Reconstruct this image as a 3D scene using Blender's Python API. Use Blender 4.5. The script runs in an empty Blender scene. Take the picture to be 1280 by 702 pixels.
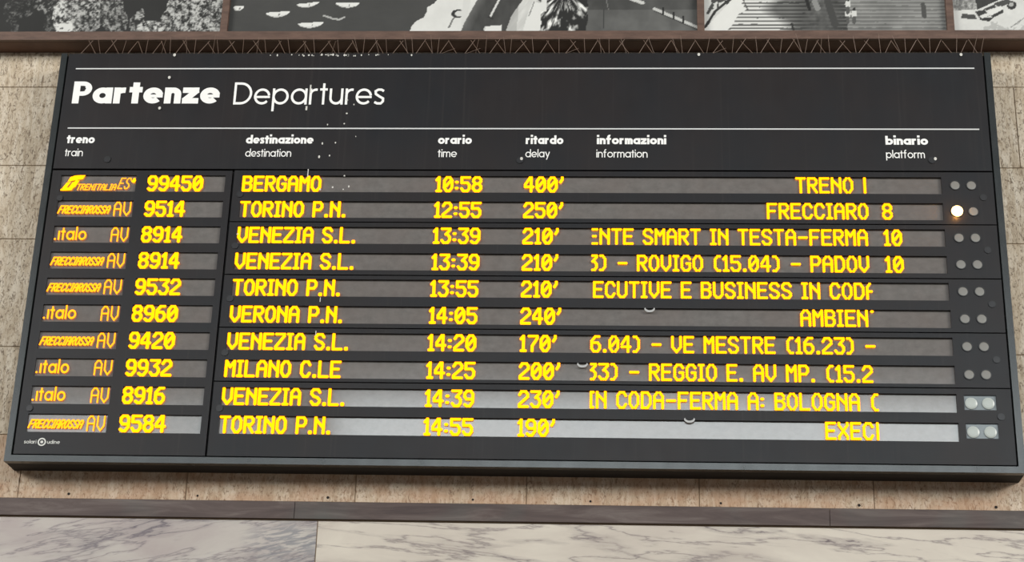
import bpy, bmesh, math, random
import numpy as np
from mathutils import Matrix, Vector

# ------------------------------------------------------------------ frame, camera, light
Z0 = 4.37            # height of the lower edge of the board above the floor
D = 0.172            # depth of the board; the wall's face is the plane y = D, the board's face is y = 0
PI = math.pi
random.seed(4)
S = bpy.context.scene
COL = S.collection

cam_data = bpy.data.cameras.new('camera')
cam = bpy.data.objects.new('camera', cam_data)
COL.objects.link(cam)
R = Vector((0.99837355, 0.04972968, 0.02787869)); U = Vector((-0.00611301, -0.39280733, 0.91960047)); F = Vector((-0.05668239, 0.91827521, 0.39186445))
CAM = Vector((0.54703, -8.89361, Z0 - 2.76940))
cam.matrix_world = Matrix(((R.x, U.x, -F.x, CAM.x), (R.y, U.y, -F.y, CAM.y), (R.z, U.z, -F.z, CAM.z), (0, 0, 0, 1)))
cam_data.sensor_width = 36.0
cam_data.lens = 2285.75 / 1280 * 36
cam_data.clip_end = 300
S.camera = cam

world = bpy.data.worlds.new('hall_light'); S.world = world; world.use_nodes = True
world.node_tree.nodes['Background'].inputs[0].default_value = (0.80, 0.86, 1.0, 1)
world.node_tree.nodes['Background'].inputs[1].default_value = 0.19

def area(name, loc, target, w, h, power, col):
    l = bpy.data.lights.new(name, 'AREA'); l.shape = 'RECTANGLE'; l.size = w; l.size_y = h; l.energy = power; l.color = col
    o = bpy.data.objects.new(name, l); COL.objects.link(o); o.location = loc
    o.rotation_euler = (Vector(target) - Vector(loc)).to_track_quat('-Z', 'Y').to_euler()
    return o
# tall windows of the hall on the left and on the right, and the big opening opposite the wall
area('window_light_left', (-17, -13.5, 11.4), (0, 0, 5.5), 9, 5, 3200, (1.0, 0.97, 0.93))
area('window_light_right', (18, -13.5, 11.4), (0, 0, 5.5), 9, 5, 3600, (1.0, 0.97, 0.93))
area('window_light_opposite', (8.5, -25, 11.75), (8.5, 0, 11.75), 27, 3.7, 1750, (0.90, 0.98, 1.0))
area('window_light_opposite_far', (-13.5, -25, 11.45), (-13.5, 0, 11.45), 15, 3.7, 600, (0.90, 0.98, 1.0))

S.view_settings.view_transform = 'Standard'
S.view_settings.look = 'None'
S.view_settings.exposure = 0.0
S.view_settings.gamma = 1.0
S.view_settings.use_curve_mapping = False

# ------------------------------------------------------------------ materials
def lin(r, g, b):
    f = lambda c: (c / 255 / 12.92) if c / 255 <= 0.04045 else ((c / 255 + 0.055) / 1.055) ** 2.4
    return (f(r), f(g), f(b), 1)

class Mat:
    def __init__(s, name, base=(0.5, 0.5, 0.5, 1), rough=0.5, **kw):
        s.m = bpy.data.materials.new(name); s.m.use_nodes = True
        s.nt = s.m.node_tree; s.b = s.nt.nodes['Principled BSDF']
        s.b.inputs['Base Color'].default_value = base; s.b.inputs['Roughness'].default_value = rough
        for k, v in kw.items(): s.b.inputs[k.replace('_', ' ')].default_value = v
        s._co = None
    def n(s, t, **kw):
        x = s.nt.nodes.new(t)
        for k, v in kw.items():
            if k in x.inputs: x.inputs[k].default_value = v
            else: setattr(x, k, v)
        return x
    def l(s, a, b): s.nt.links.new(a, b)
    def pos(s, scale=(1, 1, 1), off=(0, 0, 0), rot=0.0):
        if rot:
            g = s.n('ShaderNodeNewGeometry'); m0 = s.n('ShaderNodeMapping'); m0.inputs['Rotation'].default_value = (0, rot, 0)
            s.l(g.outputs['Position'], m0.inputs['Vector']); mp = s.n('ShaderNodeMapping')
            mp.inputs['Scale'].default_value = scale; mp.inputs['Location'].default_value = off
            s.l(m0.outputs['Vector'], mp.inputs['Vector']); return mp.outputs['Vector']
        g = s.n('ShaderNodeNewGeometry'); mp = s.n('ShaderNodeMapping')
        mp.inputs['Scale'].default_value = scale; mp.inputs['Location'].default_value = off
        s.l(g.outputs['Position'], mp.inputs['Vector']); return mp.outputs['Vector']
    def noise(s, vec, scale, detail=4, rough=0.6, dist=0.0):
        n = s.n('ShaderNodeTexNoise'); n.inputs['Scale'].default_value = scale; n.inputs['Detail'].default_value = detail
        n.inputs['Roughness'].default_value = rough; n.inputs['Distortion'].default_value = dist
        s.l(vec, n.inputs['Vector']); return n.outputs['Fac']
    def ramp(s, fac, stops):
        r = s.n('ShaderNodeValToRGB'); e = r.color_ramp.elements
        while len(e) < len(stops): e.new(0.5)
        for i, (p, c) in enumerate(stops):
            e[i].position = p; e[i].color = c if len(c) == 4 else (*c, 1)
        s.l(fac, r.inputs[0]); return r.outputs[0]
    def mix(s, fac, a, b, mode='MIX'):
        m = s.n('ShaderNodeMix', data_type='RGBA', blend_type=mode)
        if isinstance(fac, (int, float)): m.inputs[0].default_value = fac
        else: s.l(fac, m.inputs[0])
        for v, i in ((a, 6), (b, 7)):
            if isinstance(v, tuple): m.inputs[i].default_value = v
            else: s.l(v, m.inputs[i])
        return m.outputs[2]
    def math(s, op, a, b=0.0, clamp=False):
        m = s.n('ShaderNodeMath', operation=op); m.use_clamp = clamp
        for v, i in ((a, 0), (b, 1)):
            if isinstance(v, (int, float)): m.inputs[i].default_value = v
            else: s.l(v, m.inputs[i])
        return m.outputs[0]
    def objrand(s): return s.n('ShaderNodeObjectInfo').outputs['Random']
    def base(s, c): s.l(c, s.b.inputs['Base Color'])
    def bump(s, h, strength=0.3, dist=0.01):
        b = s.n('ShaderNodeBump'); b.inputs['Strength'].default_value = strength; b.inputs['Distance'].default_value = dist
        s.l(h, b.inputs['Height']); s.l(b.outputs[0], s.b.inputs['Normal'])

def g4(v): return (v, v, v, 1)

# travertine: vertical veins and small dark pores
def travertine(name, WARM_BOUNCE):
    M = Mat(name, rough=0.75)
    big = M.noise(M.pos((2.0, 2, 1.0)), 1.6, 4, 0.6)
    vein = M.noise(M.pos((13, 4, 2.6)), 1.6, 7, 0.72, 0.9)
    grain = M.noise(M.pos((44, 10, 22)), 1.6, 5, 0.75, 0.8)
    c = M.ramp(vein, [(0.30, lin(146, 130, 108)), (0.45, lin(184, 170, 148)), (0.66, lin(216, 207, 190))])
    c = M.mix(M.math('MULTIPLY', big, 0.25), c, lin(196, 180, 154))
    c = M.mix(M.ramp(grain, [(0.38, g4(0.75)), (0.48, g4(0)), (1, g4(0))]), c, lin(128, 110, 88))
    pore = M.noise(M.pos((26, 10, 11)), 2.4, 3, 0.6, 1.6)
    pm = M.ramp(pore, [(0.58, g4(0)), (0.64, g4(1))])
    c = M.mix(M.math('MULTIPLY', pm, 0.8), c, lin(108, 92, 74))
    if WARM_BOUNCE:  # warm light bounced onto the lowest course, painted into the stone colour
        wb = M.ramp(M.noise(M.pos((3, 1, 6)), 2.0, 4), [(0.35, g4(0.22)), (0.62, g4(0.6))])
        c = M.mix(wb, c, lin(170, 128, 96))
    tint = M.ramp(M.objrand(), [(0, (0.96, 0.95, 0.94, 1)), (1, (1.02, 1.0, 0.98, 1))])
    c = M.mix(1.0, c, tint, 'MULTIPLY')
    M.base(c); M.bump(M.math('SUBTRACT', vein, pm), 0.5, 0.006)
    return M.m
TRAV = travertine('travertine', False); TRAV_WB = travertine('travertine_warm_bounce', True)

# veined marble
def marble(name, light, mid, vein_c, vs, seed, thr, extra=None, rot=0.0):
    M = Mat(name, rough=0.32)
    p = M.pos((0.8, 1, 2.6), (seed, seed * 0.7, seed * 1.3))
    cloud = M.noise(p, 1.5, 6, 0.6, 0.5)
    c = M.ramp(cloud, [(0.33, mid), (0.62, light)])
    w = M.noise(M.pos((0.55, 1, 3.2), (seed, 0, 0), rot), vs, 9, 0.56, 0.1)
    ridge = M.math('ABSOLUTE', M.math('SUBTRACT', w, 0.5))
    v = M.ramp(ridge, [(0.0, g4(1)), (thr * 0.55, g4(0.35)), (thr * 2.5, g4(0))])
    mask = M.ramp(M.noise(M.pos((1, 1, 1.5), (seed + 9, 2, 1)), 1.1, 3), [(0.38, g4(0.25)), (0.6, g4(1))])
    c = M.mix(M.math('MULTIPLY', v, mask), c, vein_c)
    w2 = M.noise(M.pos((0.6, 1, 4.4), (seed + 4, 1, 3), rot), vs * 1.7, 7, 0.58, 0.2)
    r2 = M.math('ABSOLUTE', M.math('SUBTRACT', w2, 0.5))
    c = M.mix(M.ramp(r2, [(0.0, g4(0.6)), (thr * 1.1, g4(0.1)), (thr * 2.5, g4(0))]), c, vein_c)
    if extra:
        # a knot of grey-blue veining near the joint
        g = M.n('ShaderNodeNewGeometry'); sep = M.n('ShaderNodeSeparateXYZ'); M.l(g.outputs['Position'], sep.inputs[0])
        dx = M.math('DIVIDE', M.math('SUBTRACT', sep.outputs[0], extra[0]), extra[2])
        dz = M.math('DIVIDE', M.math('SUBTRACT', sep.outputs[2], extra[1]), extra[3])
        rr = M.math('ADD', M.math('MULTIPLY', dx, dx), M.math('MULTIPLY', dz, dz))
        area_m = M.ramp(rr, [(0.2, g4(1)), (1.0, g4(0))])
        w3 = M.noise(M.pos((3.0, 1, 16), (1, 1, 3), 0.2), 3.4, 5, 0.6, 0.5)
        st = M.ramp(w3, [(0.45, g4(0)), (0.55, g4(1))])
        c = M.mix(M.math('MULTIPLY', M.math('MULTIPLY', area_m, st), 0.65), c, lin(104, 106, 112))
    M.base(c); return M.m
MARB_L = marble('marble_grey', lin(178, 171, 162), lin(158, 146, 141), lin(88, 78, 86), 1.15, 3.1, 0.016, (-1.12, Z0 - 0.36, 0.26, 0.13), 0.22)
MARB_R = marble('marble_cream', lin(197, 188, 173), lin(178, 167, 154), lin(82, 66, 70), 1.0, 11.7, 0.014, None, -0.07)
# brown marble string course
M = Mat('brown_marble', rough=0.5); M.b.inputs['Specular IOR Level'].default_value = 0.3
s1 = M.noise(M.pos((1.1, 1, 9)), 2.0, 6, 0.65, 0.8)
s2 = M.noise(M.pos((1.0, 1, 1), (4, 0, 0)), 1.4, 3)
c = M.ramp(s1, [(0.30, lin(66, 55, 53)), (0.52, lin(84, 72, 68)), (0.72, lin(106, 96, 91))])
c = M.mix(M.ramp(s2, [(0.52, g4(0)), (0.66, g4(0.5))]), c, lin(84, 90, 86))
M.base(c); BROWN = M.m
# brown painted ledge and mullions
M = Mat('brown_paint', rough=0.5)
s1 = M.noise(M.pos((3, 2, 12)), 3.0, 5, 0.65)
M.base(M.ramp(s1, [(0.3, lin(76, 56, 45)), (0.7, lin(104, 80, 67))])); LEDGE = M.m
M = Mat('dark_brown_soffit', rough=0.6)
s1 = M.noise(M.pos((2.4, 2, 3)), 2.0, 5, 0.65)
M.base(M.ramp(s1, [(0.35, lin(76, 50, 38)), (0.7, lin(98, 70, 54))])); SOFFIT = M.m
# board paint
def paint(name, a, b, rough, streak=0.35):
    M = Mat(name, rough=rough); M.b.inputs['Specular IOR Level'].default_value = 0.32
    n1 = M.noise(M.pos((1.4, 1, 1.0)), 1.3, 4)
    c = M.mix(M.ramp(n1, [(0.35, g4(0)), (0.65, g4(1))]), a, b)
    st = M.noise(M.pos((26, 1, 0.35)), 1.6, 3, 0.5)     # faint vertical run marks
    c = M.mix(M.ramp(st, [(0.60, g4(0)), (0.72, g4(streak))]), c, lin(48, 44, 42))
    M.base(c)
    rn = M.noise(M.pos((4, 1, 2)), 3.0, 4)
    mr = M.n('ShaderNodeMapRange'); mr.inputs[3].default_value = rough - 0.06; mr.inputs[4].default_value = rough + 0.08
    M.l(rn, mr.inputs[0]); M.l(mr.outputs[0], M.b.inputs['Roughness'])
    return M.m
FASCIA = paint('black_fascia_paint', lin(27, 27, 29), lin(33, 28, 27), 0.36)  # browner second tone imitates reflected brown, mixed into the colour by noise
FRAME = paint('dark_grey_frame_paint', lin(33, 37, 36), lin(37, 40, 39), 0.24, 0.2)
CASE = Mat('black_casing_paint', lin(20, 17, 15), 0.7).m
GAPM = Mat('black_gap', lin(12, 11, 11), 0.8).m
FRAME.node_tree.nodes['Principled BSDF'].inputs['Specular IOR Level'].default_value = 0.75
# grey display glass
M = Mat('grey_display_glass', rough=0.085)
n1 = M.noise(M.pos((9, 1, 12)), 2.0, 4)
n2 = M.noise(M.pos((1.6, 1, 2)), 2.0, 3)
c = M.ramp(n1, [(0.3, lin(98, 95, 91)), (0.7, lin(114, 110, 106))])
c = M.mix(M.ramp(n2, [(0.35, g4(0)), (0.7, g4(0.5))]), c, lin(108, 98, 92))
M.b.inputs['IOR'].default_value = 1.75
M.base(c); PANE = M.m
LENS = Mat('grey_lamp_lens', lin(122, 120, 114), 0.35).m
LENS_B = Mat('pale_lamp_lens', lin(170, 176, 170), 0.3).m
PLATE = Mat('grey_lamp_plate', lin(112, 120, 122), 0.2).m
WHITE = Mat('white_lettering', lin(236, 235, 230), 0.5, Emission_Color=(1, 1, 1, 1), Emission_Strength=0.0).m
RULE = Mat('white_rule_line', lin(205, 206, 204), 0.5).m
LOGOW = Mat('pale_grey_lettering', lin(205, 205, 198), 0.5).m
LOCK = Mat('black_lock_cap', lin(30, 29, 30), 0.35).m
CLIP = Mat('bright_metal_clip', lin(170, 170, 168), 0.3).m
DROP = Mat('pale_droppings', lin(200, 198, 190), 0.9).m
WIRE = Mat('dull_spike_wire', lin(112, 92, 78), 0.5, Metallic=0.1).m
HOLE = Mat('drilled_hole', lin(28, 20, 16), 0.9).m
def emis(name, col, st):
    return Mat(name, (0.02, 0.015, 0.0, 1), 0.8, Emission_Color=(*col, 1), Emission_Strength=st, Specular_IOR_Level=0.0).m
LED = emis('yellow_led', (1.0, 0.31, 0.0015), 3.3)
LED_T = emis('amber_led', (1.0, 0.27, 0.006), 3.0)
LAMP = emis('lit_lamp', (1.0, 0.55, 0.17), 9.0)
# printed photograph: ink densities live in the colour attribute
M = Mat('photo_print', rough=0.6); M.b.inputs['Specular IOR Level'].default_value = 0.15
a = M.n('ShaderNodeAttribute'); a.attribute_name = 'ink'; M.base(a.outputs['Color']); PRINT = M.m
FLOOR = Mat('floor_stone', lin(120, 112, 102), 0.4).m
WALLC = Mat('joint_mortar', lin(150, 128, 102), 0.9).m

# ------------------------------------------------------------------ mesh helpers
def link(name, me, mat=None, parent=None):
    o = bpy.data.objects.new(name, me); COL.objects.link(o)
    if mat is not None and not me.materials: me.materials.append(mat)
    if parent is not None: o.parent = parent
    return o

class MB:
    """collects shapes; coordinates are relative to the board's lower edge (z) and face (y)"""
    def __init__(s): s.v = []; s.f = []
    def box(s, x0, x1, y0, y1, z0, z1, skip=()):
        b = len(s.v)
        s.v += [(x0, y0, z0), (x1, y0, z0), (x1, y0, z1), (x0, y0, z1), (x0, y1, z0), (x1, y1, z0), (x1, y1, z1), (x0, y1, z1)]
        F_ = {'front': (0, 1, 2, 3), 'back': (5, 4, 7, 6), 'left': (4, 0, 3, 7), 'right': (1, 5, 6, 2), 'top': (3, 2, 6, 7), 'bottom': (4, 5, 1, 0)}
        for k, q in F_.items():
            if k not in skip: s.f.append(tuple(b + i for i in q))
    def disc(s, x, y, z, rx, rz, n=8, cap=True):
        b = len(s.v)
        s.v += [(x + rx * math.cos(2 * PI * i / n), y, z + rz * math.sin(2 * PI * i / n)) for i in range(n)]
        s.f.append(tuple(b + i for i in range(n)))
    def cyl(s, x, z, y0, y1, r, n=20, dome=0.0):
        b = len(s.v)
        for y, rr in ((y1, r), (y0, r), (y0 - dome * 0.7, r * 0.75), (y0 - dome, r * 0.35)):
            s.v += [(x + rr * math.cos(2 * PI * i / n), y, z + rr * math.sin(2 * PI * i / n)) for i in range(n)]
        rings = 4 if dome else 2
        for k in range(rings - 1):
            for i in range(n):
                j = (i + 1) % n
                s.f.append((b + k * n + i, b + k * n + j, b + (k + 1) * n + j, b + (k + 1) * n + i))
        s.f.append(tuple(b + (rings - 1) * n + i for i in range(n)))
    def ring(s, x, z, y0, y1, r0, r1, n=24):
        b = len(s.v)
        for rr, y in ((r1, y1), (r1, y0), (r0, y0), (r0, y1)):
            s.v += [(x + rr * math.cos(2 * PI * i / n), y, z + rr * math.sin(2 * PI * i / n)) for i in range(n)]
        for k in range(3):
            for i in range(n):
                j = (i + 1) % n
                s.f.append((b + k * n + i, b + k * n + j, b + (k + 1) * n + j, b + (k + 1) * n + i))
    def wire(s, p, q, r, n=5):
        p = Vector(p); q = Vector(q); d = (q - p).normalized()
        a = d.cross(Vector((0, 1, 0.01))).normalized(); c = d.cross(a)
        b = len(s.v)
        for e in (p, q):
            for i in range(n):
                t = 2 * PI * i / n; w = e + a * (r * math.cos(t)) + c * (r * math.sin(t)); s.v.append(tuple(w))
        for i in range(n):
            j = (i + 1) % n; s.f.append((b + i, b + j, b + n + j, b + n + i))
        s.f.append(tuple(b + n + i for i in range(n)))
    def plate(s, x0, x1, z0, z1, y0, y1, holes, yh=None):
        """front plate with rectangular holes whose side walls run back to yh"""
        yh = y1 if yh is None else yh
        xs = sorted({x0, x1, *[h[0] for h in holes], *[h[1] for h in holes]}); zs = sorted({z0, z1, *[h[2] for h in holes], *[h[3] for h in holes]})
        inside = lambda x, z: any(h[0] < x < h[1] and h[2] < z < h[3] for h in holes)
        for i in range(len(xs) - 1):
            for k in range(len(zs) - 1):
                if not inside((xs[i] + xs[i + 1]) / 2, (zs[k] + zs[k + 1]) / 2):
                    b = len(s.v)
                    s.v += [(xs[i], y0, zs[k]), (xs[i + 1], y0, zs[k]), (xs[i + 1], y0, zs[k + 1]), (xs[i], y0, zs[k + 1])]; s.f.append((b, b + 1, b + 2, b + 3))
        s.box(x0, x1, y0, y1, z0, z1, skip=('front', 'back'))
        for (a, c_, d, e) in holes:
            b = len(s.v)
            s.v += [(a, y0, d), (c_, y0, d), (c_, y0, e), (a, y0, e), (a, yh, d), (c_, yh, d), (c_, yh, e), (a, yh, e)]
            for q in ((0, 4, 5, 1), (1, 5, 6, 2), (2, 6, 7, 3), (3, 7, 4, 0)): s.f.append(tuple(b + i for i in q))
    def build(s, name, mat, parent=None, smooth=False):
        me = bpy.data.meshes.new(name)
        off = (0, 0, 0)
        if parent is not None:
            p = parent; ox, oy, oz = 0, 0, 0
            while p is not None: ox += p.location.x; oy += p.location.y; oz += p.location.z; p = p.parent
            off = (-ox, -oy, -oz)
        me.from_pydata([(v[0] + off[0], v[1] + off[1], v[2] + Z0 + off[2]) for v in s.v], [], s.f)
        me.update()
        return link(name, me, mat, parent)

def tag(o, label=None, cat=None, group=None, kind=None):
    if label: o['label'] = label
    if cat: o['category'] = cat
    if group: o['group'] = group
    if kind: o['kind'] = kind
    return o
def empty(name, loc):
    o = bpy.data.objects.new(name, None); COL.objects.link(o); o.location = loc; o.empty_display_size = 0.1; return o

# ------------------------------------------------------------------ the wall
mb = MB(); mb.box(-9, 9, D + 0.005, D + 0.5, -Z0, 5.6); wall = mb.build('wall_back', WALLC); tag(wall, kind='structure')
mb = MB(); mb.box(-26, 26, -27, D + 0.5, -Z0 - 0.2, -Z0); fl = mb.build('floor', FLOOR); tag(fl, kind='structure')

J = 0.0022
def slab(x0, x1, z0, z1, mat, name, y=D, dy=0.0):
    m = MB(); b = 0.0018
    x0 += J; x1 -= J; z0 += J; z1 -= J
    v = [(x0, y + 0.007, z0), (x1, y + 0.007, z0), (x1, y + 0.007, z1), (x0, y + 0.007, z1), (x0, y + b - dy, z0), (x1, y + b - dy, z0), (x1, y + b - dy, z1), (x0, y + b - dy, z1),
         (x0 + b, y - dy, z0 + b), (x1 - b, y - dy, z0 + b), (x1 - b, y - dy, z1 - b), (x0 + b, y - dy, z1 - b)]
    m.v = v
    for o in (0, 4):
        for i in range(4):
            j = (i + 1) % 4; m.f.append((o + i, o + j, o + 4 + j, o + 4 + i))
    m.f.append((8, 9, 10, 11))
    return m.build(name, mat, wall)
SW = 0.885
courses = [(-0.148, 0.20, 0.0), (0.20, 0.697, 0.44), (0.697, 1.334, 0.0), (1.334, 1.788, 0.44), (1.788, 2.29, 0.0), (2.29, 2.52, 0.31)]
for z0, z1, sh in courses:
    x = -2.56 + sh - 6 * SW
    while x < 6.2:
        slab(x, x + SW, z0, z1, TRAV_WB if z0 < 0 else TRAV, 'travertine_slab', dy=random.uniform(0, 0.0012)); x += SW
# marble dado under the string course, and the rough lower courses
for x0, x1, mt in ((-6.4, -3.75, MARB_R), (-3.75, -0.975, MARB_L), (-0.975, 3.4, MARB_R), (3.4, 6.2, MARB_L)):
    slab(x0, x1, -1.75, -0.245, mt, 'marble_slab')
for x0, x1, mt in ((-6.4, -3.0, MARB_R), (-3.0, 0.4, MARB_L), (0.4, 3.8, MARB_R), (3.8, 6.2, MARB_L)):
    slab(x0, x1, -3.2, -1.75, mt, 'marble_slab')
    slab(x0, x1, -Z0 + 0.01, -3.2, mt, 'marble_slab')
tr = empty('trim_1', (0, D, Z0 - 0.245)); tag(tr, kind='structure')
for x0, x1 in ((-6.4, -3.75), (-3.75, -1.097), (-1.097, 1.636), (1.636, 4.4), (4.4, 6.2)):
    m = MB(); m.box(x0 + 0.0015, x1 - 0.0015, D - 0.016, D + 0.0, -0.240, -0.150); m.build('marble_strip', BROWN, tr)
for i, hx in enumerate((-2.290, -1.612, -0.931, -0.180, 0.424, 1.089, 1.788, 2.474)):
    m = MB(); m.cyl(hx, -0.121 - 0.001 * i, D - 0.0022, D + 0.004, 0.0075 if i in (0, 2, 6, 7) else 0.006, 12); o = m.build('drill_hole', HOLE, wall)

# ledge above the board, mullions between the printed photographs
m = MB(); m.box(-6.4, 6.2, D - 0.140, D + 0.0, 2.5205, 2.574); m.box(-6.4, 6.2, D - 0.143, D - 0.120, 2.5185, 2.527)
led = m.build('trim_2', LEDGE); tag(led, kind='structure')
m = MB(); m.box(-6.4, 6.2, D - 0.119, D - 0.001, 2.5175, 2.5208); m.build('soffit', SOFFIT, led)
edges = [-4.40, -1.695, 1.016, 2.404, 5.1]
for i, x in enumerate(edges):
    m = MB(); m.box(x - 0.020, x + 0.020, D - 0.138, D - 0.0, 2.574, 4.3)
    t = m.build('trim_%d' % (i + 3), LEDGE); tag(t, kind='structure')

# printed black and white photographs -------------------------------------------------
def at(px, py, Y):
    d = F + R * ((px - 640) / 2285.75) - U * ((py - 351) / 2285.75)
    t = (Y - CAM.y) / d.y
    return CAM.x + t * d.x, CAM.z + t * d.z - Z0
PXM = 214.6   # print coordinates: 1 unit = 1/214.6 m, origin at the lower left of the second print
rng = np.random.default_rng(7)
def vnoise(X, Y, sc, seed, octv=4, g=0.55):
    out = np.zeros_like(X, dtype=float); amp = 1; tot = 0
    for o in range(octv):
        r = np.random.default_rng(seed + o).random((256, 256))
        x = X / sc * 2 ** o + 37.3 * o; y = Y / sc * 2 ** o + 11.7 * o
        xi = np.floor(x).astype(int); yi = np.floor(y).astype(int); fx = x - xi; fy = y - yi
        fx = fx * fx * (3 - 2 * fx); fy = fy * fy * (3 - 2 * fy)
        a_ = r[xi % 256, yi % 256]; b_ = r[(xi + 1) % 256, yi % 256]; c_ = r[xi % 256, (yi + 1) % 256]; d_ = r[(xi + 1) % 256, (yi + 1) % 256]
        out += amp * ((a_ * (1 - fx) + b_ * fx) * (1 - fy) + (c_ * (1 - fx) + d_ * fx) * fy); tot += amp; amp *= g
    return out / tot
def poly(X, Y, pts):
    ins = np.zeros(X.shape, bool); n = len(pts)
    for i in range(n):
        x0, y0 = pts[i]; x1, y1 = pts[(i + 1) % n]
        if y0 == y1: continue
        c_ = ((Y >= min(y0, y1)) & (Y < max(y0, y1)) & (X < (x1 - x0) * (Y - y0) / (y1 - y0) + x0)); ins ^= c_
    return ins
def seg(X, Y, p, q, w):
    dx, dy = q[0] - p[0], q[1] - p[1]; t = np.clip(((X - p[0]) * dx + (Y - p[1]) * dy) / (dx * dx + dy * dy), 0, 1)
    return np.hypot(X - p[0] - t * dx, Y - p[1] - t * dy) < w / 2
def blob(X, Y, cx, cy, rx, ry): return ((X - cx) / rx) ** 2 + ((Y - cy) / ry) ** 2

def ink_trees(X, Y):
    v = 52 + 10 * vnoise(X, Y, 30, 1)
    wob = 0.55 * vnoise(X, Y, 14, 9) + 0.25
    leaf = vnoise(X, Y, 4.4, 5, 4, 0.85); leaf2 = vnoise(X, Y, 3.0, 15, 2, 0.8)
    def crown(cx, cy, rx, ry, hi, cut=0.42):
        nonlocal v
        m_ = (blob(X, Y, cx, cy, rx, ry) < 0.6 + 0.9 * wob) & (leaf > cut)
        v = np.where(m_, 60 + (hi - 60) * np.clip((leaf - cut) * 4.2 + (leaf2 - 0.5) * 1.1, 0, 1), v)
    crown(15, 12, 10, 18, 130, 0.5); crown(28, 8, 16, 14, 120, 0.52); crown(20, 34, 5, 8, 110, 0.46)
    crown(60, 5, 16, 12, 150, 0.46); crown(66, 30, 10, 14, 120, 0.48)
    crown(88, 20, 22, 26, 205, 0.36); crown(106, 12, 22, 24, 180, 0.4); crown(112, 30, 14, 10, 165, 0.4)
    crown(140, 12, 15, 26, 165, 0.42); crown(150, 26, 10, 16, 150, 0.42); crown(172, 30, 9, 12, 165, 0.40)
    crown(176, 20, 5, 9, 175, 0.4); crown(190, 34, 16, 8, 200, 0.36); crown(216, 26, 14, 14, 175, 0.40)
    crown(236, 14, 26, 32, 185, 0.38); crown(262, 14, 22, 32, 190, 0.38); crown(205, -30, 60, 20, 170, 0.42); crown(60, -35, 70, 20, 150, 0.44)
    v = np.where((Y > 30) & (X > 72) & (X < 92) & (leaf > 0.4), 210, v)
    return v
def ink_harbour(X, Y):
    v = 74 + 8 * vnoise(X, Y, 40, 21, 3) - 3 + 3 * vnoise(X * 0.3, Y, 3, 22, 2)
    for cx, cy, w, h, tl in ((294.5, 10.5, 7, 3.0, 0.1), (345.5, 18, 15, 3.4, 0.12), (382, 6.3, 14, 2.7, 0.22), (388.5, 31.5, 16, 3.4, 0.1), (433, 6.2, 15, 3.4, 0.0), (300, -22, 16, 3.4, 0.1), (410, -30, 18, 3.6, -0.1)):
        u = (X - cx) / w; yc = cy - 2.2 * u * u * 1.0 - tl * (X - cx) * 0.5
        m_ = (np.abs(u) < 1) & (np.abs(Y - yc) < h * (1 - u * u) ** 0.6)
        v = np.where(m_, 218 - 22 * (Y > yc + h * 0.5) - 90 * ((np.abs(X - cx - 2) < 1.0) & (np.abs(Y - yc) < 1.4)), v)
    for pts in (((404, 19.5), (414, 22.5)), ((414, 23), (424, 24.5)), ((424, 24.5), (430, 21.5))):
        v = np.where(seg(X, Y, *pts, 2.0), 175, v)
    e = vnoise(X, Y, 6, 31, 3)
    quay = poly(X, Y, [(514, 40), (516, 32), (522, 26), (530, 22), (534, 14), (534, 9), (542, 4), (552, -8), (590, -60), (640, -60), (612, 0), (598, 20), (577, 40)])
    v = np.where(quay, 203 + 14 * vnoise(X, Y, 12, 33, 4), v)
    v = np.where(seg(X, Y, (563, 34), (567, 24), 2.4), 120, v); v = np.where(seg(X, Y, (567, 24), (572, 20), 1.6), 100, v)
    v = np.where((blob(X, Y, 573, 17, 8.5, 5.2) < 1), 62, v); v = np.where((blob(X, Y, 575, 17.0, 5.8, 3.8) < 1), 205, v)
    v = np.where(poly(X, Y, [(578, -60), (578, 40), (582, 40), (588, 0), (602, -60)]), 205, v)
    road = poly(X, Y, [(578, 40), (581, 30), (596, 0), (628, -60), (712, -60), (660, -8), (640, 20), (634, 40)])
    v = np.where(road, 100 - 32 * np.clip((X - 578 - 0.45 * (37 - Y)) / 14, -0.8, 1) + 16 * vnoise(X * 2, Y, 12, 35, 3), v)
    v = np.where(seg(X, Y, (614, 20), (624, -1), 2.6), 206, v); v = np.where(seg(X, Y, (636, -30), (652, -60), 2.6), 206, v)
    v = np.where(seg(X, Y, (612, 21), (617, 23), 2.4), 60, v)
    v = np.where((X > 608) & (X < 629) & (Y > 33 - 0.08 * (X - 608)) & (Y < 40), 216, v)
    v = np.where(seg(X, Y, (607, 37), (608, 34), 1.6), 190, v)
    pav = poly(X, Y, [(634, 40), (640, 20), (652, 2), (676, -30), (700, -60), (735, -60), (690, -10), (672, 0), (684, 10), (680, 24), (676, 40)])
    v = np.where(pav, 176 + 40 * vnoise(X * 1.6 + Y, Y * 0.4, 9, 36, 3) - 22 * (X < 648), v)
    v = np.where(poly(X, Y, [(655, 40), (662, 12), (668, 2), (684, 6), (687, 14), (682, 26), (676, 40)]), 214, v)
    v = np.where(seg(X, Y, (662, 20), (668, 2), 1.2), 120, v)
    field = X > 687 + np.clip(14 - Y, 0, 60) * 0.0 + (Y > 10) * (-(Y - 10) * 0.35)
    fl_ = 62 + 42 * vnoise(X, Y, 26, 37, 4) + 16 * (Y > 12)
    v = np.where(field & ~pav, fl_, v)
    rad = np.hypot(X - 708, (Y - 8)); ang = np.arctan2(Y + 12, X - 706)
    palm = (np.abs(X - 706) < 26 + 6 * vnoise(X, Y, 7, 38)) & (Y > -16)
    strk = vnoise(ang * 26, rad * 0.3, 3.2, 39, 3, 0.7)
    v = np.where(palm & (strk > 0.50), 70 + 165 * np.clip((strk - 0.48) * 4, 0, 1), np.where(palm, 52, v))
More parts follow.
